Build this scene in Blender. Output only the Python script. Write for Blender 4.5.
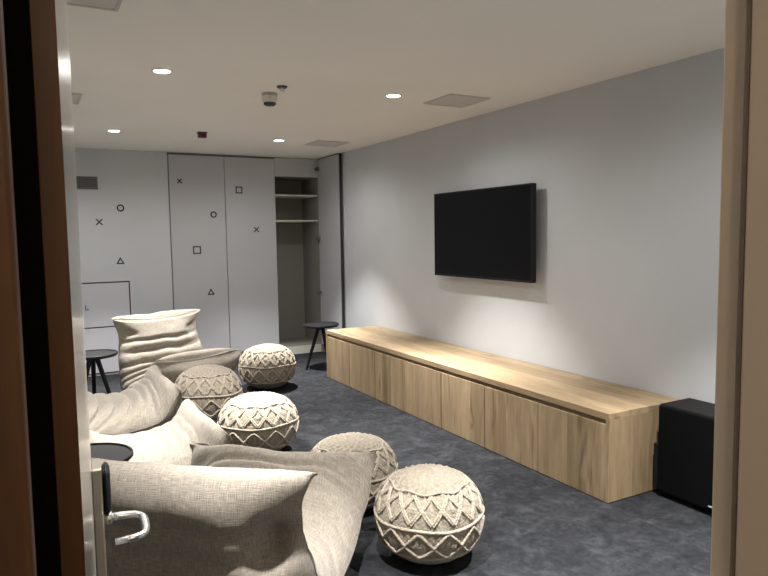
import bpy, bmesh, math, random
from mathutils import Vector, Matrix, noise

# ------------------------------------------------------------------ clear
for o in list(bpy.data.objects):
    bpy.data.objects.remove(o, do_unlink=True)
scene = bpy.context.scene
COL = scene.collection

# ------------------------------------------------------------------ camera
YAW, PITCH, ROLL = 0.5014, 0.0808, -0.0149
F_PX = 651.09
cy, sy, cp, sp = math.cos(YAW), math.sin(YAW), math.cos(PITCH), math.sin(PITCH)
fwd = Vector((sy * cp, cy * cp, -sp))
rt = Vector((cy, -sy, 0))
up = rt.cross(fwd)
c_, s_ = math.cos(ROLL), math.sin(ROLL)
r2 = c_ * rt + s_ * up
u2 = -s_ * rt + c_ * up
cam_d = bpy.data.cameras.new('camera')
cam = bpy.data.objects.new('camera', cam_d)
COL.objects.link(cam)
M = Matrix((r2, u2, -fwd)).transposed().to_4x4()
M.translation = Vector((0, 0, 1.45))
cam.matrix_world = M
cam_d.sensor_width = 36
cam_d.lens = F_PX / 768 * 36
cam_d.clip_start = 0.02
scene.camera = cam

# ------------------------------------------------------------------ world, exposure
w = bpy.data.worlds.new('world')
scene.world = w
w.use_nodes = True
w.node_tree.nodes['Background'].inputs[0].default_value = (0.6, 0.6, 0.62, 1)
w.node_tree.nodes['Background'].inputs[1].default_value = 0.02
vs = scene.view_settings
vs.view_transform = 'Standard'
vs.look = 'None'
vs.gamma = 1
vs.use_curve_mapping = False
vs.exposure = 1.48

SPOT_W, CORE_W, GLOW_W, CORRIDOR_W = 101.0, 172.0, 9.5, 4.7
SPOT_DEG, SPOT_BLEND = 78, 0.55
LIGHT_COL = (1.0, 0.98, 0.955)

W_, H_, L_ = 3.241, 2.398, 7.49        # right wall, ceiling, back wall
XL, YF, YC = -1.79, 0.60, -1.3         # left wall, room face of the front wall, corridor end
XC, HC, CY0, CY1 = 2.656, 0.49, 2.392, 6.10   # low cabinet


# ------------------------------------------------------------------ helpers
def mat(name, col=(0.5, 0.5, 0.5), rough=0.6, metal=0.0, spec=0.5):
    m = bpy.data.materials.new(name)
    m.use_nodes = True
    b = m.node_tree.nodes['Principled BSDF']
    b.inputs['Base Color'].default_value = (*col, 1)
    b.inputs['Roughness'].default_value = rough
    b.inputs['Metallic'].default_value = metal
    b.inputs['Specular IOR Level'].default_value = spec
    return m


def nd(m, t, **kw):
    n = m.node_tree.nodes.new(t)
    for k, v in kw.items():
        if k in n.inputs:
            n.inputs[k].default_value = v
        else:
            setattr(n, k, v)
    return n


def ln(m, a, ao, b, bi):
    m.node_tree.links.new(a.outputs[ao], b.inputs[bi])


def bsdf(m):
    return m.node_tree.nodes['Principled BSDF']


def ramp(m, stops):
    r = nd(m, 'ShaderNodeValToRGB')
    els = r.color_ramp.elements
    while len(els) < len(stops):
        els.new(0.5)
    for e, (p, c) in zip(els, stops):
        e.position = p
        e.color = (*c, 1)
    return r


def mix(m, mode, fac):
    n = nd(m, 'ShaderNodeMix')
    n.data_type = 'RGBA'
    n.blend_type = mode
    n.inputs[0].default_value = fac
    return n


def bump(m, src, out, strength, dist):
    b = nd(m, 'ShaderNodeBump')
    b.inputs['Strength'].default_value = strength
    b.inputs['Distance'].default_value = dist
    ln(m, src, out, b, 'Height')
    ln(m, b, 'Normal', bsdf(m), 'Normal')
    return b


def objco(m, scale=(1, 1, 1), kind='Object'):
    tc = nd(m, 'ShaderNodeTexCoord')
    mp = nd(m, 'ShaderNodeMapping')
    mp.inputs['Scale'].default_value = scale
    ln(m, tc, kind, mp, 'Vector')
    return mp


# ------------------------------------------------------------------ materials
def paint(name, col, var=0.04, rough=0.75):
    m = mat(name, col, rough, spec=0.3)
    mp = objco(m)
    n = nd(m, 'ShaderNodeTexNoise', Scale=1.3, Detail=3.0)
    ln(m, mp, 0, n, 'Vector')
    r = ramp(m, [(0.3, tuple(c * (1 - var) for c in col)), (0.7, tuple(min(1, c * (1 + var)) for c in col))])
    ln(m, n, 'Fac', r, 'Fac')
    ln(m, r, 'Color', bsdf(m), 'Base Color')
    n2 = nd(m, 'ShaderNodeTexNoise', Scale=140.0, Detail=2.0)
    ln(m, mp, 0, n2, 'Vector')
    bump(m, n2, 'Fac', 0.08, 0.002)
    return m


M_WALL = paint('wall_paint', (0.545, 0.56, 0.58))
M_WALL_BOUNCE = paint('white_bounce_wall', (0.84, 0.83, 0.80))  # hidden walls made whiter than the others to bounce light to the ceiling
M_CEIL = paint('ceiling_paint', (0.93, 0.895, 0.84), 0.015)
M_CLOSET = paint('closet_paint', (0.48, 0.485, 0.505), 0.02, 0.5)
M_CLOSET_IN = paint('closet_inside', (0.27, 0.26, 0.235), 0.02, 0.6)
M_SHELF = paint('shelf_board', (0.62, 0.61, 0.56), 0.02, 0.5)
M_FRAME = paint('frame_taupe', (0.62, 0.50, 0.37), 0.03, 0.55)
M_PANELGREY = paint('flush_panel', (0.62, 0.59, 0.56), 0.02, 0.7)
M_GAP = mat('dark_gap', (0.03, 0.03, 0.035), 0.8)
M_INK = mat('mark_ink', (0.03, 0.03, 0.035), 0.6)
M_BLACK = mat('black_metal', (0.008, 0.008, 0.009), 0.5, spec=.25)
M_BLACKTOP = mat('black_tray', (0.012, 0.012, 0.013), 0.55, spec=.25)
M_GRILLE = mat('vent_grey', (0.13, 0.125, 0.13), 0.5)
M_GRILLE_D = mat('vent_dark', (0.05, 0.05, 0.05), 0.6)
M_WHITE = mat('white_plastic', (0.72, 0.69, 0.62), 0.4)
M_RED = mat('dark_red_plastic', (0.10, 0.02, 0.02), 0.4)
M_SCREEN = mat('tv_screen', (0.004, 0.004, 0.005), 0.35, spec=0.12)
M_BEZEL = mat('tv_bezel', (0.01, 0.01, 0.01), 0.4, spec=0.3)
M_CHROME = mat('brushed_steel', (0.72, 0.71, 0.70), 0.25, 1.0)
M_STEELPLATE = mat('lock_steel', (0.55, 0.50, 0.42), 0.35, 1.0)
M_LOGO = mat('grey_mark', (0.45, 0.45, 0.45), 0.5)
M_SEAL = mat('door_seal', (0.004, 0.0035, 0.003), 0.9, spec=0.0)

M_DOOR = mat('door_laminate', (0.42, 0.41, 0.385), 0.22, 0.55)
mp = objco(M_DOOR, (1, 1, 0.01))
n = nd(M_DOOR, 'ShaderNodeTexNoise', Scale=300.0, Detail=2.0)
ln(M_DOOR, mp, 0, n, 'Vector')
bump(M_DOOR, n, 'Fac', 0.05, 0.001)


def carpet():
    m = mat('carpet', rough=1.0, spec=0.1)
    mp = objco(m)
    n1 = nd(m, 'ShaderNodeTexNoise', Scale=6.5, Detail=7.0, Roughness=0.74, Distortion=0.4)
    n2 = nd(m, 'ShaderNodeTexNoise', Scale=26.0, Detail=4.0, Roughness=0.7)
    n3 = nd(m, 'ShaderNodeTexNoise', Scale=520.0, Detail=2.0)
    for n in (n1, n2, n3):
        ln(m, mp, 0, n, 'Vector')
    r1 = ramp(m, [(0.34, (0.018, 0.019, 0.0215)), (0.52, (0.030, 0.0315, 0.035)), (0.68, (0.050, 0.052, 0.057))])
    ln(m, n1, 'Fac', r1, 'Fac')
    r2_ = ramp(m, [(0.30, (0.62, 0.62, 0.62)), (0.72, (1.25, 1.25, 1.25))])
    ln(m, n2, 'Fac', r2_, 'Fac')
    x = mix(m, 'MULTIPLY', 1.0)
    ln(m, r1, 'Color', x, 6)
    ln(m, r2_, 'Color', x, 7)
    r3 = ramp(m, [(0.3, (0.7, 0.7, 0.7)), (0.7, (1.3, 1.3, 1.3))])
    ln(m, n3, 'Fac', r3, 'Fac')
    y = mix(m, 'MULTIPLY', 0.7)
    ln(m, x, 2, y, 6)
    ln(m, r3, 'Color', y, 7)
    ln(m, y, 2, bsdf(m), 'Base Color')
    bump(m, n3, 'Fac', 0.6, 0.004)
    return m


M_CARPET = carpet()


def oak(name, grain, off, tint=1.0):
    """grain: axis index the grain runs along"""
    m = mat(name, rough=0.5, spec=0.35)
    tc = nd(m, 'ShaderNodeTexCoord')
    sep = nd(m, 'ShaderNodeSeparateXYZ')
    mp0 = nd(m, 'ShaderNodeMapping')
    mp0.inputs['Location'].default_value = off
    ln(m, tc, 'Object', mp0, 'Vector')
    ln(m, mp0, 0, sep, 0)
    across = [i for i in range(3) if i != grain]
    # boards: stepped value across the grain
    addn = nd(m, 'ShaderNodeMath', operation='ADD')
    ln(m, sep, across[0], addn, 0)
    if grain == 2:
        ln(m, sep, across[1], addn, 1)
    else:
        addn.inputs[1].default_value = 0
    mul = nd(m, 'ShaderNodeMath', operation='MULTIPLY')
    mul.inputs[1].default_value = 6.6
    ln(m, addn, 0, mul, 0)
    fl = nd(m, 'ShaderNodeMath', operation='FLOOR')
    ln(m, mul, 0, fl, 0)
    wn = nd(m, 'ShaderNodeTexWhiteNoise')
    wn.noise_dimensions = '1D'
    ln(m, fl, 0, wn, 'W')
    sc = [5.0, 5.0, 5.0]
    sc[grain] = 0.55
    mp = nd(m, 'ShaderNodeMapping')
    mp.inputs['Scale'].default_value = sc
    ln(m, mp0, 0, mp, 'Vector')
    va = nd(m, 'ShaderNodeVectorMath', operation='ADD')
    ln(m, mp, 0, va, 0)
    vm = nd(m, 'ShaderNodeVectorMath', operation='SCALE')
    ln(m, wn, 'Color', vm, 0)
    vm.inputs['Scale'].default_value = 7.0
    ln(m, vm, 0, va, 1)
    n1 = nd(m, 'ShaderNodeTexNoise', Scale=1.6, Detail=5.0, Roughness=0.6, Distortion=0.9)
    n2 = nd(m, 'ShaderNodeTexNoise', Scale=9.0, Detail=4.0, Roughness=0.6)
    n3 = nd(m, 'ShaderNodeTexNoise', Scale=0.8, Detail=3.0, Distortion=2.2)
    for n in (n1, n2, n3):
        ln(m, va, 0, n, 'Vector')
    k = tint
    r1 = ramp(m, [(0.25, (0.26 * k, 0.185 * k, 0.108 * k)), (0.5, (0.345 * k, 0.255 * k, 0.155 * k)), (0.75, (0.43 * k, 0.33 * k, 0.21 * k))])
    ln(m, n1, 'Fac', r1, 'Fac')
    r2_ = ramp(m, [(0.3, (0.78, 0.76, 0.74)), (0.7, (1.12, 1.12, 1.12))])
    ln(m, n2, 'Fac', r2_, 'Fac')
    x = mix(m, 'MULTIPLY', 0.8)
    ln(m, r1, 'Color', x, 6)
    ln(m, r2_, 'Color', x, 7)
    r3 = ramp(m, [(0.60, (1, 1, 1)), (0.68, (0.48, 0.41, 0.34)), (0.74, (1, 1, 1))])
    ln(m, n3, 'Fac', r3, 'Fac')
    y = mix(m, 'MULTIPLY', 0.7)
    ln(m, x, 2, y, 6)
    ln(m, r3, 'Color', y, 7)
    r4 = ramp(m, [(0.0, (0.86, 0.85, 0.84)), (1.0, (1.12, 1.12, 1.1))])
    ln(m, wn, 'Value', r4, 'Fac')
    z = mix(m, 'MULTIPLY', 1.0)
    ln(m, y, 2, z, 6)
    ln(m, r4, 'Color', z, 7)
    ln(m, z, 2, bsdf(m), 'Base Color')
    bump(m, n2, 'Fac', 0.15, 0.002)
    return m


M_OAK_FRONT = [oak('oak_front', 2, (0, 0.37 * i, 0.9 * i)) for i in range(3)]
M_OAK_TOP = oak('oak_top', 1, (0.3, 0, 0), 1.08)
M_OAK_RAIL = oak('oak_rail', 1, (0.1, 0, 0.4), 0.6)
M_OAK_END = oak('oak_end', 2, (3.1, 0.2, 1.7), 1.05)


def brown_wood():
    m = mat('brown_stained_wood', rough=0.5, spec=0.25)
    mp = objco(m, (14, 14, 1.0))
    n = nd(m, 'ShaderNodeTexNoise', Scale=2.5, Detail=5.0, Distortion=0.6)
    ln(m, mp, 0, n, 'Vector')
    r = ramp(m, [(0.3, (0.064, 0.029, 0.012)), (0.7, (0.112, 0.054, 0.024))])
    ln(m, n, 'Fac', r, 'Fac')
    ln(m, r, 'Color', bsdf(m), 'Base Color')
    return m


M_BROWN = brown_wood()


def linen():
    m = mat('beige_tweed', rough=0.95, spec=0.15)
    bsdf(m).inputs['Sheen Weight'].default_value = 0.15
    tc = nd(m, 'ShaderNodeTexCoord')
    outs = []
    for s in ((420, 26, 1), (26, 420, 1)):
        mp = nd(m, 'ShaderNodeMapping')
        mp.inputs['Scale'].default_value = s
        ln(m, tc, 'UV', mp, 'Vector')
        n = nd(m, 'ShaderNodeTexNoise', Scale=1.0, Detail=2.5, Roughness=0.6)
        ln(m, mp, 0, n, 'Vector')
        outs.append(n)
    a = nd(m, 'ShaderNodeMath', operation='ADD')
    ln(m, outs[0], 'Fac', a, 0)
    ln(m, outs[1], 'Fac', a, 1)
    r = ramp(m, [(0.36, (0.145, 0.126, 0.099)), (0.5, (0.24, 0.212, 0.174)), (0.66, (0.36, 0.326, 0.277))])
    h = nd(m, 'ShaderNodeMath', operation='MULTIPLY')
    h.inputs[1].default_value = 0.5
    ln(m, a, 0, h, 0)
    ln(m, h, 0, r, 'Fac')
    ln(m, r, 'Color', bsdf(m), 'Base Color')
    bump(m, h, 0, 0.5, 0.003)
    return m


M_LINEN = linen()


def wool(name, lo, hi):
    m = mat(name, rough=0.95, spec=0.1)
    bsdf(m).inputs['Sheen Weight'].default_value = 0.15
    mp = objco(m)
    n = nd(m, 'ShaderNodeTexNoise', Scale=60.0, Detail=4.0, Roughness=0.7)
    v = nd(m, 'ShaderNodeTexVoronoi', Scale=95.0)
    ln(m, mp, 0, n, 'Vector')
    ln(m, mp, 0, v, 'Vector')
    r = ramp(m, [(0.3, lo), (0.7, hi)])
    ln(m, n, 'Fac', r, 'Fac')
    ln(m, r, 'Color', bsdf(m), 'Base Color')
    inv = nd(m, 'ShaderNodeMath', operation='SUBTRACT')
    inv.inputs[0].default_value = 1.0
    ln(m, v, 'Distance', inv, 1)
    bump(m, inv, 0, 0.55, 0.006)
    return m


M_WOOL = wool('cream_wool', (0.255, 0.218, 0.167), (0.36, 0.315, 0.252))
M_CORD = wool('cream_cord', (0.31, 0.266, 0.205), (0.43, 0.378, 0.303))


# ------------------------------------------------------------------ mesh helpers
def add_box(bm, x0, x1, y0, y1, z0, z1, bev=0.0):
    b2 = bmesh.new()
    bmesh.ops.create_cube(b2, size=1)
    bmesh.ops.scale(b2, vec=(abs(x1 - x0), abs(y1 - y0), abs(z1 - z0)), verts=b2.verts)
    bmesh.ops.translate(b2, vec=((x0 + x1) / 2, (y0 + y1) / 2, (z0 + z1) / 2), verts=b2.verts)
    if bev > 0:
        bmesh.ops.bevel(b2, geom=list(b2.edges), offset=bev, segments=2, affect='EDGES', profile=0.5)
    tmp = bpy.data.meshes.new('tmp')
    b2.to_mesh(tmp)
    b2.free()
    bm.from_mesh(tmp)
    bpy.data.meshes.remove(tmp)


def add_tube(bm, pts, rad, n=10, closed=False, caps=True):
    pts = [Vector(p) for p in pts]
    N = len(pts)
    rads = rad if isinstance(rad, (list, tuple)) else [rad] * N
    rings = []
    prev = None
    for i, p in enumerate(pts):
        if closed:
            t = pts[(i + 1) % N] - pts[i - 1]
        else:
            t = pts[min(i + 1, N - 1)] - pts[max(i - 1, 0)]
        t.normalize()
        if prev is None:
            a = Vector((0, 0, 1)) if abs(t.z) < 0.9 else Vector((1, 0, 0))
            u = t.cross(a).normalized()
        else:
            u = (prev - t * prev.dot(t)).normalized()
        prev = u
        v = t.cross(u)
        rings.append([bm.verts.new(p + (u * math.cos(2 * math.pi * k / n) + v * math.sin(2 * math.pi * k / n)) * rads[i]) for k in range(n)])
    for i in range(N if closed else N - 1):
        a, b = rings[i], rings[(i + 1) % N]
        for k in range(n):
            bm.faces.new((a[k], a[(k + 1) % n], b[(k + 1) % n], b[k]))
    if not closed and caps:
        bm.faces.new(list(reversed(rings[0])))
        bm.faces.new(rings[-1])


def add_lathe(bm, prof, n=48, cx=0, cy_=0):
    """prof: (r, z) list; r = 0 at ends closes it"""
    rings = []
    for r, z in prof:
        if r < 1e-6:
            rings.append([bm.verts.new((cx, cy_, z))])
        else:
            rings.append([bm.verts.new((cx + r * math.cos(2 * math.pi * k / n), cy_ + r * math.sin(2 * math.pi * k / n), z)) for k in range(n)])
    for a, b in zip(rings[:-1], rings[1:]):
        for k in range(n):
            k2 = (k + 1) % n
            if len(a) == 1 and len(b) == 1:
                continue
            if len(a) == 1:
                bm.faces.new((a[0], b[k], b[k2]))
            elif len(b) == 1:
                bm.faces.new((a[k], a[k2], b[0]))
            else:
                bm.faces.new((a[k], a[k2], b[k2], b[k]))


def obj(name, bm, m, parent=None, loc=None, rotz=None, smooth=False):
    bmesh.ops.recalc_face_normals(bm, faces=bm.faces)
    me = bpy.data.meshes.new(name)
    bm.to_mesh(me)
    bm.free()
    me.materials.append(m)
    if smooth:
        for p in me.polygons:
            p.use_smooth = True
    o = bpy.data.objects.new(name, me)
    COL.objects.link(o)
    if parent:
        o.parent = parent
    if loc is not None:
        o.location = loc
    if rotz is not None:
        o.rotation_euler = (0, 0, rotz)
    return o


def box(name, m, x0, x1, y0, y1, z0, z1, bev=0.0, parent=None):
    bm = bmesh.new()
    add_box(bm, x0, x1, y0, y1, z0, z1, bev)
    return obj(name, bm, m, parent)


def tag(o, label=None, cat=None, group=None, kind=None):
    if label:
        o['label'] = label
    if cat:
        o['category'] = cat
    if group:
        o['group'] = group
    if kind:
        o['kind'] = kind
    return o


def empty(name, loc=(0, 0, 0), rotz=0, **kw):
    o = bpy.data.objects.new(name, None)
    COL.objects.link(o)
    o.location = loc
    o.rotation_euler = (0, 0, rotz)
    o.empty_display_size = 0.1
    tag(o, **kw)
    return o


def copy_tree(o, parent=None):
    c = o.copy()
    COL.objects.link(c)
    c.parent = parent
    for ch in list(o.children):
        copy_tree(ch, c)
    return c


def struct(name, label, cat, m, *b, bev=0.0):
    o = box(name, m, *b, bev=bev)
    return tag(o, label, cat, kind='structure')


# ------------------------------------------------------------------ the setting
WALLT = 0.12
struct('floor', 'dark blue grey mottled carpet floor', 'floor', M_CARPET, XL - .1, W_ + .1, YC - .1, 8.25, -0.1, 0)
struct('ceiling', 'plain warm white ceiling with round downlights', 'ceiling', M_CEIL, XL - .1, W_ + .1, YC - .1, 8.25, H_, H_ + 0.1)
struct('wall_right', 'pale grey side wall behind the television and the low cabinet', 'wall', M_WALL, W_, W_ + WALLT, YC - .1, 8.25, 0, H_)
struct('wall_left', 'unseen wall on the left side of the room, made white to bounce light', 'wall', M_WALL_BOUNCE, XL - WALLT, XL, YC - .1, 8.25, 0, H_)
bm = bmesh.new()
add_box(bm, XL, 1.412, L_, L_ + WALLT, 0, H_)
add_box(bm, 1.29, 1.412, L_ + WALLT, 8.12, 0, H_)
add_box(bm, 1.29, W_, 8.12, 8.24, 0, H_)
wall_back = tag(obj('wall_back', bm, M_WALL), 'pale grey back wall with small dark drawn symbols beside the wardrobe', 'wall', kind='structure')
# front wall with the doorway (opening x -0.03 .. 0.90)
DOORH = 2.17
bm = bmesh.new()
add_box(bm, XL, -0.075, 0.45, YF, 0, H_)
add_box(bm, 0.965, W_, 0.45, YF, 0, H_)
add_box(bm, -0.075, 0.965, 0.45, YF, DOORH + 0.06, H_)
tag(obj('wall_front', bm, M_WALL_BOUNCE), 'wall around the doorway the room is seen through', 'wall', kind='structure')
struct('wall_corridor', 'plain corridor wall behind the doorway', 'wall', M_CEIL, XL, W_, YC - .1, YC, 0, H_)
# door frame: left jamb darker brown, right jamb lighter taupe
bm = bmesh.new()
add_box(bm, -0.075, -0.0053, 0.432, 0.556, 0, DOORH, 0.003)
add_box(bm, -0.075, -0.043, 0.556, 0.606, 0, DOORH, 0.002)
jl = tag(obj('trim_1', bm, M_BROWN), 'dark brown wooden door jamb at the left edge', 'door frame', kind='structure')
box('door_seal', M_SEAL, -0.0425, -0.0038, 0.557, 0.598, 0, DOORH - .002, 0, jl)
bm = bmesh.new()
add_box(bm, 0.878, 0.965, 0.432, 0.556, 0, DOORH, 0.004)
add_box(bm, 0.888, 0.965, 0.556, 0.601, 0, DOORH, 0.003)
jr = tag(obj('trim_2', bm, M_FRAME), 'lighter taupe door jamb at the right edge', 'door frame', kind='structure')
bm = bmesh.new()
add_box(bm, 0.8775, 0.8895, 0.556, 0.564, 0, DOORH, 0.003)
obj('door_seal', bm, mat('brown_seal', (0.16, 0.12, 0.085), 0.7), jr)
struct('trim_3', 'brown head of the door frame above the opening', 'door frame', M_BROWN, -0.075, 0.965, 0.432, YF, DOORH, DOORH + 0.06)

# the open door itself -------------------------------------------------
DB = 0.0768
door = empty('door_1', (0.0307, 0.60, 0), -math.atan(DB), label='open door with a brown edge, pale satin face and electronic lock', cat='door', kind='structure')
DW, DT = 0.872, 0.0355
obj_leaf = box('door_leaf', M_DOOR, -DT, 0, 0.002, DW, 0.008, 2.15, 0.0, door)
# brown edge strip and black seal on the hinge edge (faces the corridor)
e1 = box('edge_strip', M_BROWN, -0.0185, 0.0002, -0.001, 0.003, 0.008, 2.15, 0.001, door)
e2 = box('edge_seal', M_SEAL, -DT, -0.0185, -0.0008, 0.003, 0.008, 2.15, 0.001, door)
lock = box('lock_plate', M_STEELPLATE, 0.0, 0.019, 0.775, 0.848, 0.66, 0.998, 0.003, door)
tag(lock, 'brushed steel lock body')
bm = bmesh.new()
add_box(bm, 0.0185, 0.034, 0.778, 0.845, 0.898, 0.992, 0.010)
tag(obj('card_reader', bm, M_BLACK, lock, smooth=True), 'black rounded card reader')
bm = bmesh.new()
P0 = [(0.016, 0.805, 0.885), (0.05, 0.805, 0.885), (0.078, 0.803, 0.883), (0.088, 0.797, 0.881), (0.0935, 0.785, 0.880),
      (0.0945, 0.765, 0.879), (0.094, 0.735, 0.877), (0.091, 0.722, 0.876), (0.083, 0.713, 0.8755), (0.070, 0.709, 0.875), (0.036, 0.708, 0.874)]
add_tube(bm, P0, [0.0085, 0.008, 0.0075, 0.0075, 0.0075, 0.0075, 0.0072, 0.007, 0.007, 0.007, 0.0065], 14)
tag(obj('door_handle', bm, M_CHROME, door, smooth=True), 'bright chrome lever handle')
bm = bmesh.new()
add_lathe(bm, [(0, 0.0), (0.014, 0.0), (0.014, 0.012), (0.011, 0.016), (0, 0.016)], 24)
bmesh.ops.rotate(bm, cent=(0, 0, 0), matrix=Matrix.Rotation(math.pi / 2, 3, 'Y'), verts=bm.verts)
bmesh.ops.translate(bm, vec=(0.019, 0.805, 0.885), verts=bm.verts)
obj('handle_rose', bm, M_CHROME, door, smooth=True)
for zz in (0.25, 1.1, 1.95):
    bm = bmesh.new()
    add_tube(bm, [(-DT - 0.004, -0.004, zz - .045), (-DT - 0.004, -0.004, zz + .045)], 0.006, 12)
    obj('hinge', bm, M_CHROME, door, smooth=True)


# ------------------------------------------------------------------ drawn symbols
def stroke(bm, a, b, t, y, d=0.0012):
    """thin bar in the xz plane from a to b"""
    a, b = Vector((a[0], 0, a[1])), Vector((b[0], 0, b[1]))
    v = (b - a).normalized()
    nrm = Vector((-v.z, 0, v.x)) * t / 2
    e = v * t / 2
    q = [a - e - nrm, b + e - nrm, b + e + nrm, a - e + nrm]
    f0 = [bm.verts.new((p.x, y, p.z)) for p in q]
    f1 = [bm.verts.new((p.x, y - d, p.z)) for p in q]
    bm.faces.new(f0)
    bm.faces.new(list(reversed(f1)))
    for i in range(4):
        j = (i + 1) % 4
        bm.faces.new((f0[i], f1[i], f1[j], f0[j]))


def symbol(kind, x, z, s, parent, y=0.0, t=0.0135):
    s *= 0.88
    bm = bmesh.new()
    h = s / 2
    if kind == 'cross':
        stroke(bm, (x - h, z - h), (x + h, z + h), t, y)
        stroke(bm, (x - h, z + h), (x + h, z - h), t, y, 0.0015)
    elif kind == 'square':
        c = [(x - h, z - h), (x + h, z - h), (x + h, z + h), (x - h, z + h)]
        for i in range(4):
            stroke(bm, c[i], c[(i + 1) % 4], t, y)
    elif kind == 'triangle':
        c = [(x - h, z - h * .85), (x + h, z - h * .85), (x, z + h * .95)]
        for i in range(3):
            stroke(bm, c[i], c[(i + 1) % 3], t, y)
    else:
        n = 28
        for i in range(n):
            a0, a1 = 2 * math.pi * i / n, 2 * math.pi * (i + 1) / n
            stroke(bm, (x + h * math.cos(a0), z + h * math.sin(a0)), (x + h * math.cos(a1), z + h * math.sin(a1)), t, y)
    return obj(kind + '_mark', bm, M_INK, parent)


symbol('circle', 0.91, 1.782, 0.070, wall_back, L_)
symbol('cross', 0.694, 1.634, 0.060, wall_back, L_)
symbol('triangle', 0.884, 1.217, 0.072, wall_back, L_)

# wardrobe ---------------------------------------------------------------
WX0, WX1, WX2, WX3 = 1.412, 2.040, 2.646, 3.205
WD = 0.56
ward = empty('wardrobe', (WX0, L_, 0), label='tall pale grey built-in wardrobe with one door standing open', cat='wardrobe')
X = lambda x: x - WX0
bm = bmesh.new()
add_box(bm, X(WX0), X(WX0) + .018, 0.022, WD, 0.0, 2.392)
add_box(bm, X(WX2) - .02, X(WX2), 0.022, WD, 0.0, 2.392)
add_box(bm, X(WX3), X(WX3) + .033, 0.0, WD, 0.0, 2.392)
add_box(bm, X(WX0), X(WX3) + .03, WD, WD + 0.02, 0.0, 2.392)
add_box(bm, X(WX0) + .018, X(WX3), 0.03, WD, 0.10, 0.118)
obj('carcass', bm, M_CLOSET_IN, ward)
box('header_panel', M_CLOSET, X(WX2) + .001, X(WX3) - .001, 0.004, 0.03, 2.172, 2.392, 0.001, ward)
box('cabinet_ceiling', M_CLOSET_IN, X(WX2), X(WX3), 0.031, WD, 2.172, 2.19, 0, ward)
box('plinth', M_SHELF, X(WX0) + .01, X(WX3) - .001, 0.024, 0.04, 0.0, 0.099, 0.001, ward)
for z in (1.94, 1.632):
    box('shelf', M_SHELF, X(WX2) + .001, X(WX3) - .001, 0.045, WD - .001, z, z + .02, 0.001, ward)
box('top_gap_strip', mat('shadow_gap', (0.16, 0.14, 0.14), .8), X(WX0), X(WX2), 0.010, 0.03, 2.37, 2.392, 0, ward)


def ward_door(x0, x1, marks):
    d = box('door', M_CLOSET, X(x0) + .0035, X(x1) - .0035, 0.0, 0.021, 0.105, 2.372, 0.0015, ward)
    for k, x, z, s in marks:
        symbol(k, X(x), z, s, d, 0.0)
    return d


ward_door(WX0 + .008, WX1, [('cross', 1.536, 2.084, .045), ('circle', 1.90, 1.715, .066), ('square', 1.699, 1.315, .085), ('triangle', 1.84, .83, .070)])
ward_door(WX1, WX2, [('square', 2.205, 1.999, .076), ('cross', 2.40, 1.54, .055)])
# open door: hinged on the right, swung out into the room
od = box('door', M_CLOSET, X(3.196), X(3.217), -0.63, -0.004, 0.105, 2.385, 0.0015, ward)
tag(od, 'pale grey wardrobe door swung open')
bm = bmesh.new()
add_box(bm, X(3.194), X(3.219), -0.640, -0.630, 0.105, 2.385)
add_box(bm, X(3.194), X(3.219), -0.640, -0.004, 2.3855, 2.392)
obj('edge_band', bm, M_GAP, od)
for z in (2.27, 1.42, 0.75):
    bm = bmesh.new()
    add_box(bm, X(3.166), X(3.196), -0.055, -0.005, z - .022, z + .022, .004)
    add_box(bm, X(3.160), X(3.204), -0.02, 0.03, z - .012, z + .012, .003)
    obj('hinge', bm, M_GRILLE, od)

# wall vent on the back wall -----------------------------------------------
v = empty('air_vent', (0.58, L_, 2.04), label='dark grey rectangular air vent high on the back wall beside the door edge', cat='vent')
bm = bmesh.new()
w2, h2 = 0.117, 0.066
for b in ((-w2, w2, -.012, 0, h2 - .012, h2), (-w2, w2, -.012, 0, -h2, -h2 + .012), (-w2, -w2 + .012, -.012, 0, -h2, h2), (w2 - .012, w2, -.012, 0, -h2, h2)):
    add_box(bm, *b)
obj('vent_frame', bm, M_GRILLE, v)
box('vent_backing', M_GRILLE_D, -w2 + .005, w2 - .005, -.003, -.0005, -h2 + .005, h2 - .005, 0, v)
for i in range(6):
    z = -0.045 + i * 0.018
    bm = bmesh.new()
    add_box(bm, -w2 + .012, w2 - .012, -.009, -.004, z - .005, z + .005)
    obj('slat', bm, M_GRILLE, v)

# low access cupboard in the back wall -------------------------------------
cu = empty('wall_cupboard', (0.62, L_, 0), label='low white two-door cupboard set in the back wall beside the black stool', cat='cupboard')
X2 = lambda x: x - 0.62
M_CUP = paint('cupboard_paint', (0.56, 0.56, 0.60), .02, .5)
bm = bmesh.new()
add_box(bm, X2(.30), X2(1.008), -0.010, 0.0, 0.965 + .035, 1.025, .001)
add_box(bm, X2(.968), X2(1.008), -0.010, 0.0, 0.02, 1.0, .001)
obj('surround', bm, M_CUP, cu)
box('cabinet_back', M_GAP, X2(.30), X2(.968), -0.003, -0.0005, 0.02, 1.0, 0, cu)
du = box('door', M_CUP, X2(.30), X2(.955), -0.014, -0.003, .525, .986, .001, cu)
box('door', M_CUP, X2(.30), X2(.955), -0.014, -0.003, .03, .512, .001, cu)
bm = bmesh.new()
add_box(bm, X2(.517), X2(.523), -0.018, -0.014, .715, .765)
add_box(bm, X2(.517), X2(.55), -0.018, -0.014, .712, .719)
obj('corner_mark', bm, M_INK, du)


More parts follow.
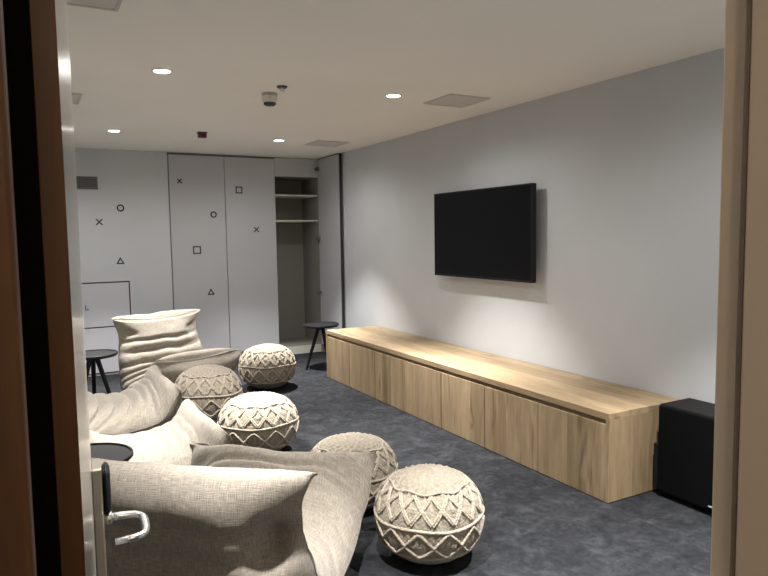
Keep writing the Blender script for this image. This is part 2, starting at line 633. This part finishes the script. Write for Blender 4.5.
# ------------------------------------------------------------------ downlights
def downlight(x, y, label):
    t = empty('downlight', (x, y, H_), label=label, cat='downlight', group='recessed ceiling downlights')
    bm = bmesh.new()
    add_lathe(bm, [(0.044, -0.001), (0.048, -0.006), (0.058, -0.004), (0.060, 0.0)], 40)
    obj('trim_ring', bm, M_WHITE, t, smooth=True)
    bm = bmesh.new()
    add_lathe(bm, [(0, -0.003), (0.045, -0.003)], 40)
    obj('lamp', bm, M_LAMP, t)
    for nm, wt, deg, bl, rad in (('spot', SPOT_W, SPOT_DEG, SPOT_BLEND, 0.035), ('core', CORE_W, 58, 1.0, 0.035), ('glow', GLOW_W, 165, 0.6, 0.045)):
        ld = bpy.data.lights.new('downlight_' + nm, 'SPOT')
        ld.energy = wt
        ld.color = LIGHT_COL
        ld.spot_size = math.radians(deg)
        ld.spot_blend = bl
        ld.shadow_soft_size = rad
        lo = bpy.data.objects.new('downlight_' + nm, ld)
        COL.objects.link(lo)
        lo.location = (0, 0, -0.03)
        lo.parent = t
    return t


M_LAMP = bpy.data.materials.new('lamp_glow')
M_LAMP.use_nodes = True
b = M_LAMP.node_tree.nodes['Principled BSDF']
b.inputs['Emission Color'].default_value = (1, 0.95, 0.88, 1)
b.inputs['Emission Strength'].default_value = 14
downlight(0.73, 6.21, 'small lit round downlight at the far left of the ceiling, close to the back wall')
downlight(2.24, 6.20, 'lit round downlight nearest the wardrobe, between the two back ceiling fittings')
downlight(0.73, 3.91, 'lit round downlight nearest the open door, largest of the lit ones in view')
downlight(2.25, 3.93, 'lit round downlight nearest the television wall, beside the square ceiling panel')
downlight(-0.79, 6.20, 'unseen downlight added for bounce light over the left part of the room by the back wall, behind the open door')  # assumed left column, added out of view to brighten the ceiling by bounce
downlight(-0.79, 3.92, 'unseen downlight added for bounce light over the left part of the room, halfway along, behind the open door')  # also added out of view for ceiling bounce
downlight(0.73, 1.64, 'downlight over the nearest lounger, out of the picture')
downlight(2.25, 1.64, 'downlight over the black speaker, out of the picture')


# flush square ceiling panels
def ceil_panel(x, y, label, s=0.17, dark=False):
    t = empty('ceiling_panel', (x, y, H_), label=label, cat='ceiling panel', group='square flush ceiling panels')
    bm = bmesh.new()
    for b in ((-s, s, -s, -s + .014), (-s, s, s - .014, s), (-s, -s + .014, -s + .014, s - .014), (s - .014, s, -s + .014, s - .014)):
        add_box(bm, b[0], b[1], b[2], b[3], -0.010, 0)
    obj('panel_frame', bm, M_PANELGREY, t)
    box('panel_face', M_PANELGREY, -s + .014, s - .014, -s + .014, s - .014, -0.007, -0.001, 0, t)
    return t


ceil_panel(2.735, 3.88, 'square flush ceiling panel above the television, the largest in view')
ceil_panel(2.755, 6.20, 'square flush ceiling panel in front of the open wardrobe door')
ceil_panel(0.205, 4.90, 'square flush ceiling panel cut off by the edge of the open door')
ceil_panel(0.215, 2.79, 'square flush ceiling panel cut off by the top edge of the photo at left')

sd = empty('smoke_detector', (1.468, 4.215, H_), label='boxy white smoke detector hanging from the middle of the ceiling', cat='smoke detector')
bm = bmesh.new()
add_lathe(bm, [(0, 0), (0.052, 0), (0.052, -0.018), (0.046, -0.02), (0, -.02)], 32)
obj('base', bm, mat('detector_base', (0.45, 0.42, 0.37), .5), sd, smooth=False)
bm = bmesh.new()
add_lathe(bm, [(0, -.02), (0.050, -0.02), (0.050, -0.052), (0.042, -0.062), (0, -.062)], 32)
obj('body', bm, M_WHITE, sd)
bm = bmesh.new()
add_lathe(bm, [(0, -.060), (0.040, -0.060), (0.040, -0.074), (0.03, -0.080), (0, -.080)], 32)
obj('sensor_ring', bm, M_GRILLE_D, sd)
sk = empty('sprinkler_head', (1.473, 3.989, H_), label='small dark sprinkler head on the ceiling just behind the white smoke detector', cat='sprinkler')
bm = bmesh.new()
add_lathe(bm, [(0, 0), (0.034, 0), (0.030, -0.010), (0, -.010)], 28)
obj('rosette', bm, M_GRILLE_D, sk)
bm = bmesh.new()
add_lathe(bm, [(0, -.008), (0.008, -.010), (0.008, -0.026), (0.017, -0.027), (0.017, -0.031), (0, -.031)], 20)
obj('deflector', bm, M_WHITE, sk)
rb = empty('alarm_indicator', (1.444, 5.996, H_), label='small dark red alarm box on the ceiling near the wardrobe', cat='alarm')
box('base', M_GRILLE_D, -.04, .04, -.03, .03, -.012, 0, .002, rb)
box('lens', M_RED, -.036, .036, -.027, .027, -.05, -.012, .006, rb)

# ------------------------------------------------------------------ television
tv = empty('television', (3.14, 4.166, 1.448), label='large black flat television mounted on the right wall above the cabinet', cat='television')
hw, hh = 0.626, 0.353
bm = bmesh.new()
add_box(bm, 0.001, 0.040, -hw, hw, -hh, hh, .004)
obj('housing', bm, M_BEZEL, tv)
bm = bmesh.new()
for b in ((-hw, hw, hh - .010, hh), (-hw, hw, -hh, -hh + .016), (-hw, -hw + .009, -hh + .016, hh - .010), (hw - .009, hw, -hh + .016, hh - .010)):
    add_box(bm, -0.003, 0.002, *b)
obj('bezel', bm, M_BEZEL, tv)
box('screen', M_SCREEN, -0.0005, 0.002, -hw + .009, hw - .009, -hh + .016, hh - .010, 0, tv)
bm = bmesh.new()
add_box(bm, 0.040, 0.060, -.30, .30, -.20, .20)
add_box(bm, 0.060, W_ - 3.14 - .001, -.22, .22, -.12, .12)
obj('wall_bracket', bm, M_BLACK, tv)

# ------------------------------------------------------------------ low oak cabinet
cb = empty('media_cabinet', (XC, CY0, 0), label='long low oak cabinet with seven flat doors along the right wall', cat='cabinet')
LN = CY1 - CY0
DP = W_ - XC - 0.002
box('plinth', M_GAP, 0.03, DP, 0.02, LN - .02, 0.0, 0.006, 0, cb)
bm = bmesh.new()
add_box(bm, 0.022, DP, 0.022, LN - .022, 0.006, 0.452)
obj('carcass', bm, M_OAK_RAIL, cb)
box('top_panel', M_OAK_TOP, 0.0, DP, 0.0, LN, 0.454, HC, .0015, cb)
box('end_panel', M_OAK_END, 0.0, DP, 0.0, 0.021, 0.005, 0.4535, .001, cb)
box('end_panel', M_OAK_END, 0.0, DP, LN - .021, LN, 0.005, 0.4535, .001, cb)
dwid = (LN - 0.042) / 7
for i in range(7):
    y0 = 0.021 + i * dwid
    box('door', M_OAK_FRONT[i % 3], 0.0, 0.02, y0 + (.0032 if i else .0005), y0 + dwid - .0032, 0.005, 0.428, .001, cb)

# ------------------------------------------------------------------ speaker
sp_ = empty('speaker', (2.985, 2.16, 0), label='black floor-standing box speaker beside the near end of the oak cabinet', cat='speaker')
bm = bmesh.new()
add_box(bm, 0.0, 0.245, -0.235, 0.178, 0.02, 0.515, .008)
obj('enclosure', bm, mat('speaker_black', (0.006, 0.006, 0.0065), .55, spec=.2), sp_)
M_CLOTH = mat('speaker_cloth', (0.004, 0.004, 0.0045), .95, spec=.05)
box('grille', M_CLOTH, -0.016, -0.001, -0.23, 0.173, 0.035, 0.507, .006, sp_)
box('side_plate', M_BLACK, -0.01, 0.16, 0.1785, 0.206, 0.05, 0.29, .006, sp_)
box('maker_mark', M_LOGO, -0.018, -0.0165, -0.165, -0.135, 0.052, 0.060, .0005, sp_)
for a in (0.03, 0.215):
    for b in (-0.2, 0.165):
        bm = bmesh.new()
        add_lathe(bm, [(0, 0), (0.018, 0), (0.02, 0.02), (0, 0.02)], 16, a, b)
        obj('foot', bm, M_BLACK, sp_)


# ------------------------------------------------------------------ stools
def make_stool(loc, rz, label, R=0.195, Hs=0.50):
    t = empty('side_table', loc, rz, label=label, cat='side table', group='round black three-legged side tables')
    bm = bmesh.new()
    add_lathe(bm, [(0, Hs - .028), (R - .012, Hs - .028), (R, Hs - .016), (R, Hs - .002), (R - .003, Hs), (R - .009, Hs), (R - .012, Hs - .008), (0, Hs - .008)], 64)
    obj('tray_top', bm, M_BLACKTOP, t)
    bm = bmesh.new()
    add_lathe(bm, [(0, Hs - .06), (0.035, Hs - .06), (0.045, Hs - .028), (0, Hs - .028)], 28)
    obj('hub', bm, M_BLACK, t)
    for k in range(3):
        a = 2 * math.pi * k / 3 + .3
        bm = bmesh.new()
        add_tube(bm, [(0.030 * math.cos(a), 0.030 * math.sin(a), Hs - .035), (0.17 * math.cos(a), 0.17 * math.sin(a), 0.0)], [0.021, 0.014], 14)
        obj('leg', bm, M_BLACK, t)
    return t


st = make_stool((2.775, 6.50, 0), 0.35, 'round black side table in front of the open wardrobe, beyond the cabinet end')
s2 = copy_tree(st)
s2.location = (0.45, 5.92, 0)
s2.rotation_euler = (0, 0, 1.25)
s2['label'] = 'round black side table left of the farthest lounger, in front of the low cupboard'
s3 = copy_tree(st)
s3.location = (0.185, 3.09, 0)
s3.rotation_euler = (0, 0, 0.2)
s3['label'] = 'round black side table nearest the door handle, between the two nearest loungers'


# ------------------------------------------------------------------ loungers
def crom(pts, t):
    n = len(pts) - 1
    x = min(max(t, 0), 1) * n
    i = min(int(x), n - 1)
    u = x - i
    p1, p2 = pts[i], pts[i + 1]
    p0 = pts[i - 1] if i > 0 else tuple(2 * a - b for a, b in zip(p1, p2))
    p3 = pts[i + 2] if i + 2 <= n else tuple(2 * a - b for a, b in zip(p2, p1))
    return tuple(0.5 * (2 * b + (-a + c) * u + (2 * a - 5 * b + 4 * c - d) * u * u + (-a + 3 * b - 3 * c + d) * u ** 3) for a, b, c, d in zip(p0, p1, p2, p3))


def make_lounger(loc, fdir, label, hb=0.75, hf=0.44, width=0.86, length=0.85, seed=1, sag=0.035, sagf=0.03, cr=1.0):
    rz = math.atan2(fdir[1], fdir[0]) - math.pi / 2
    root = empty('lounger', loc, rz, label=label, cat='lounger', group='beige fabric bean bag loungers')
    a = length / 2
    m0, m1 = -a + .26, a - .155
    T = [(-a + .055, hb - .03), (-a + .085, hb - .06), (-a + .115, hb - .12), (-a + .17, hb - .23), (-a + .26, .375), (m0 + .32 * (m1 - m0), .325),
         (m0 + .735 * (m1 - m0), .32), (a - .155, hf - .075), (a - .085, hf + .008), (a - .03, hf + .006), (a, hf - .035)]
    B = [(-a + .055, hb - .03), (-a + .02, hb), (-a - .035, hb - .025), (-a - .07, hb - .12), (-a - .060, hb - .27), (-a - .045, .22), (-a - .03, .05),
         (-a + .10, .0), (a - .20, .0), (a - .05, .035), (a + .035, hf - .26), (a + .05, hf - .13), (a, hf - .035)]
    NS, NV = 220, 72
    cre = [0.30, 0.345, 0.395, 0.445, 0.50, 0.555, 0.61, 0.655, 0.70, 0.74]
    hwid = width / 2

    def groove(t, ts, wd=0.0105):
        g = 0
        for c in ts:
            g = max(g, math.exp(-((t - c) / wd) ** 2))
        return g

    bm = bmesh.new()
    uvl = bm.loops.layers.uv.new('UVMap')
    grid = []
    for sheet in (0, 1):
        rows = []
        for i in range(NS + 1):
            s = i / NS
            t = 0.5 - 0.5 * math.cos(math.pi * s)
            t = 0.55 * t + 0.45 * s
            ty, tz = crom(T, t)
            by, bz = crom(B, t)
            my, mz = (ty + by) / 2, (tz + bz) / 2
            row = []
            for j in range(NV + 1):
                q = -1 + 2 * j / NV
                v = math.copysign(1 - (1 - abs(q)) ** 1.7, q)
                pe = 3.6 + 4.0 * (math.exp(-t / .08) + math.exp(-(1 - t) / .08))
                g = max(0.0, 1 - abs(v) ** pe) ** 0.56
                py, pz = (ty, tz) if sheet == 0 else (by, bz)
                wav = 0.012 * noise.noise(Vector((v * 2.2, t * 3, seed * 3.1)))
                gr = cr * groove(t + wav, cre) * (1 if t < .63 else .5)
                # fade the channels on the underside
                amt = (0.15 if sheet == 0 else 0.10) * (1 - 0.5 * v * v)
                waist = math.exp(-((t - .27) / .07) ** 2) + 0.6 * math.exp(-((t - .72) / .07) ** 2)
                gg = g * (1 - amt * gr) * (1 - 0.55 * waist * abs(v) ** 5)
                y = my + (py - my) * gg
                z = mz + (pz - mz) * gg
                if sheet == 0 and gr > 0:
                    # push the groove down along the sheet normal
                    z -= 0.012 * gr * g
                    y -= 0.010 * gr * g if t < .5 else 0
                # width: pillows full, waist pinched at the grooves
                endt = math.exp(-((t - .06) / .05) ** 2) + math.exp(-((t - .94) / .05) ** 2)
                dend = min(t, 1 - t) * 1.35
                rc = 0.075
                rnd = rc - math.sqrt(max(0.0, rc * rc - (rc - dend) ** 2)) if dend < rc else 0.0
                ww = -rnd + hwid * (1 + 0.05 * endt - 0.085 * math.exp(-((t - .28) / .09) ** 2) - 0.04 * math.exp(-((t - .70) / .06) ** 2) - 0.007 * gr)
                x = ww * v
                # end edges sag between the corners
                sg = sag * (1 - v * v) * (math.exp(-(t / .12) ** 2))
                sg2 = sagf * (1 - v * v) * (math.exp(-((1 - t) / .20) ** 2))
                z -= sg + sg2
                y += 0.35 * sg - 0.35 * sg2
                # corner wrinkles + lumpiness
                edge = abs(v) ** 4
                wr = (0.003 + 0.013 * waist) * edge * math.sin(38 * t + 9 * v + seed) * (1 if .04 < t < .96 else 0)
                lump = 0.016 * noise.noise(Vector((x * 3.2 + seed * 7.3, y * 3.2, z * 3.2 + sheet * 5)))
                lump += 0.006 * noise.noise(Vector((x * 9 + seed, y * 9, z * 9)))
                fade = min(1, 8 * t) * min(1, 8 * (1 - t))
                z += (lump + wr) * fade * g
                y += 0.6 * lump * fade * g
                x += 0.3 * wr
                # folds pinched in below the corners
                av = (abs(v) - .80) / .14
                if abs(av) < 3:
                    side = math.exp(-av * av)
                    tc = .295 if sheet else .225
                    f1 = math.exp(-((t - tc - .10 * (1 - abs(v))) / .035) ** 2) + .25 * math.exp(-((t - tc - .09 - .15 * (1 - abs(v))) / .022) ** 2)
                    f2 = math.exp(-((t - .77) / .03) ** 2) + .6 * math.exp(-((t - .70) / .022) ** 2)
                    k = 1 if sheet else -1
                    y += (0.115 if sheet else -0.032) * side * f1 * g
                    z += (0.0 if sheet else -0.02) * side * f2 * g
                    x -= math.copysign(0.02, v) * side * (f1 + .5 * f2)
                z = max(z, 0.001)
                row.append((x, y, z))
            rows.append(row)
        grid.append(rows)
    # length along the sheet for UVs
    vid = [[[None] * (NV + 1) for _ in range(NS + 1)] for _ in range(2)]
    for sheet in (0, 1):
        for i in range(NS + 1):
            for j in range(NV + 1):
                border = i in (0, NS) or j in (0, NV)
                if sheet == 1 and border:
                    vid[1][i][j] = vid[0][i][j]
                else:
                    vid[sheet][i][j] = bm.verts.new(grid[sheet][i][j])
    for sheet in (0, 1):
        acc = [0.0]
        for i in range(NS):
            p, q = Vector(grid[sheet][i][NV // 2]), Vector(grid[sheet][i + 1][NV // 2])
            acc.append(acc[-1] + (q - p).length)
        for i in range(NS):
            for j in range(NV):
                ids = [(i, j), (i, j + 1), (i + 1, j + 1), (i + 1, j)]
                try:
                    f = bm.faces.new([vid[sheet][p][q] for p, q in ids])
                except ValueError:
                    continue
                for lp, (p, q) in zip(f.loops, ids):
                    lp[uvl].uv = (grid[sheet][p][q][0] + seed, acc[p] + 3 * sheet)
    obj('cover', bm, M_LINEN, root, smooth=True)
    # piped seam around the whole edge
    loop = [grid[0][i][NV] for i in range(0, NS + 1, 2)] + [grid[0][NS][j] for j in range(NV - 2, 0, -2)] + \
           [grid[0][i][0] for i in range(NS, -1, -2)] + [grid[0][0][j] for j in range(2, NV - 1, 2)]
    pts = [loop[0]]
    for p in loop[1:]:
        if (Vector(p) - Vector(pts[-1])).length > 0.012:
            pts.append(p)
    bm = bmesh.new()
    add_tube(bm, pts, 0.0022, 6, closed=True)
    obj('seam_piping', bm, M_LINEN, root, smooth=True)
    return root


def lounger_at(back, foot, label, **kw):
    b_, f_ = Vector(back), Vector(foot)
    c = (b_ + f_) / 2
    d = f_ - b_
    return make_lounger((c.x, c.y, 0), (d.x, d.y), label, length=d.length, **kw)


lounger_at((0.395, 2.15), (1.0, 2.87), 'beige bean bag lounger nearest the camera, seen from behind its back beside the door handle', seed=1, hf=.498, hb=.715, sagf=.085, sag=.02, cr=.8, width=.89)
lounger_at((0.02, 3.78), (0.88, 3.80), 'brightly lit beige bean bag lounger behind the nearest side table', seed=2, hf=.445, cr=.35, sagf=.015)
lounger_at((0.02, 4.97), (0.865, 4.96), 'beige bean bag lounger in dimmer light, between the bright one and the farthest one', seed=3, hf=.475, cr=.9)
lounger_at((1.02, 6.26), (1.24, 5.62), 'farthest beige bean bag lounger, facing the camera before the wardrobe', seed=4, hf=.475, hb=.785, cr=1.15, width=.84)


# ------------------------------------------------------------------ knitted poufs
def make_pouf(loc, R, Hh, label, nd_=8, rot=0.0, seed=0, lat=(0.80, 0.17, 0.04, -0.52)):
    t = empty('pouf', loc, rot, label=label, cat='pouf', group='round cream knitted poufs')
    hz = Hh / 2

    def sp3(th, ph, out=0.0):
        """point on the pouf at longitude th, latitude ph"""
        e = 0.86
        cr = math.copysign(abs(math.cos(ph)) ** e, math.cos(ph))
        sz = math.copysign(abs(math.sin(ph)) ** 0.92, math.sin(ph))
        r = (R + out) * cr
        z = hz + (hz + out) * sz
        if z < 0.012:
            z = 0.012 + (z - 0.012) * 0.2
        return Vector((r * math.cos(th), r * math.sin(th), max(z, 0.0)))

    bm = bmesh.new()
    NT, NP = 132, 60
    rows = []
    for i in range(1, NP):
        ph = -math.pi / 2 + math.pi * i / NP
        row = []
        for k in range(NT):
            th = 2 * math.pi * k / NT
            o = 0.0
            if ph > lat[0]:
                # chunky knit loops on the crown
                o = 0.010 * math.sin(th * 22 + (i // 2 % 2) * math.pi) * max(0, math.cos(ph)) + 0.003 * math.sin(ph * 52)
            elif ph > lat[3]:
                # vertical knitted ribs, and a knot in the middle of each lattice field
                o = 0.0042 * math.sin(th * 44)
                for lo, hi in ((lat[3], lat[2]), (lat[1], lat[0])):
                    pm = (lo + hi) / 2
                    dth = ((th * nd_ / (2 * math.pi)) % 1.0) - 0.5
                    d2 = (dth * 2 * math.pi / nd_ * math.cos(ph)) ** 2 + (ph - pm) ** 2
                    o += 0.011 * math.exp(-d2 / 0.0022)
            o += 0.004 * noise.noise(Vector((math.cos(th) * 2 + seed, math.sin(th) * 2, ph * 2)))
            row.append(bm.verts.new(sp3(th, ph, o)))
        rows.append(row)
    for a_, b_ in zip(rows[:-1], rows[1:]):
        for k in range(NT):
            bm.faces.new((a_[k], a_[(k + 1) % NT], b_[(k + 1) % NT], b_[k]))
    bm.faces.new(list(reversed(rows[0])))
    tv_ = bm.verts.new((0, 0, Hh * 0.985))
    for k in range(NT):
        bm.faces.new((rows[-1][k], rows[-1][(k + 1) % NT], tv_))
    obj('knitted_body', bm, M_WOOL, t, smooth=True)

    def cord(fn, rad, name):
        n = nd_ * 14
        bm = bmesh.new()
        add_tube(bm, [sp3(2 * math.pi * k / n, fn(2 * math.pi * k / n), 0.004) for k in range(n)], rad, 8, closed=True)
        return obj(name, bm, M_CORD, t, smooth=True)

    def tri(x):
        x = x % 1.0
        return 4 * x - 1 if x < .5 else 3 - 4 * x

    lo, hi = lat[1], lat[0]
    for s in (0.0, 0.06, 0.5, 0.56):
        cord(lambda th, s=s: (lo + hi) / 2 + (hi - lo) / 2 * 0.98 * tri(th * nd_ / (2 * math.pi) + s), 0.0056, 'lattice_cord')
    lo2, hi2 = lat[3], lat[2]
    for s in (0.0, 0.5):
        cord(lambda th, s=s: (lo2 + hi2) / 2 + (hi2 - lo2) / 2 * 0.98 * (0.6 * tri(th * (nd_ - 2) / (2 * math.pi) + s) + 0.4 * math.cos(2 * math.pi * (th * (nd_ - 2) / (2 * math.pi) + s + .5))), 0.0068, 'lattice_cord')
    cord(lambda th: (lat[1] + lat[2]) / 2 + 0.02 * math.sin(th * nd_ / 2) + 0.035 * math.sin(th + seed) , 0.0068, 'ring_cord')
    cord(lambda th: lat[3] - 0.03 + 0.02 * math.sin(th * nd_), 0.006, 'ring_cord')
    cord(lambda th: lat[0] + 0.04 + 0.03 * math.sin(th * nd_), 0.0055, 'ring_cord')
    return t


make_pouf((1.535, 2.41, 0), .240, .395, 'cream knitted pouf nearest the camera, standing clear on the carpet', 8, .3, 1)
make_pouf((1.475, 3.08, 0), .24, .38, 'cream knitted pouf half hidden behind the corner of the nearest lounger', 8, .8, 2)
make_pouf((1.315, 4.19, 0), .262, .40, 'brightly lit cream knitted pouf at the tip of the bright lounger, middle of the row', 8, .1, 3)
make_pouf((1.985, 5.98, 0), .264, .42, 'cream knitted pouf farthest away, between the wardrobe and the oak cabinet', 9, .5, 4)
make_pouf((1.195, 5.09, 0), .258, .45, 'tan cream knitted pouf in shade, in front of the farthest lounger', 8, .9, 5)

# ------------------------------------------------------------------ corridor lamp behind the camera
cl = empty('corridor_downlight', (0.25, -0.75, H_), label='downlight in the corridor behind the camera', cat='downlight')
bm = bmesh.new()
add_lathe(bm, [(0, -0.003), (0.07, -0.003), (0.075, 0)], 32)
obj('lamp', bm, M_LAMP, cl)
ld = bpy.data.lights.new('corridor_lamp', 'POINT')
ld.energy = CORRIDOR_W
ld.color = (1.0, 0.82, 0.62)
ld.shadow_soft_size = 0.06
lo = bpy.data.objects.new('corridor_lamp', ld)
COL.objects.link(lo)
lo.location = (0, 0, -0.08)
lo.parent = cl
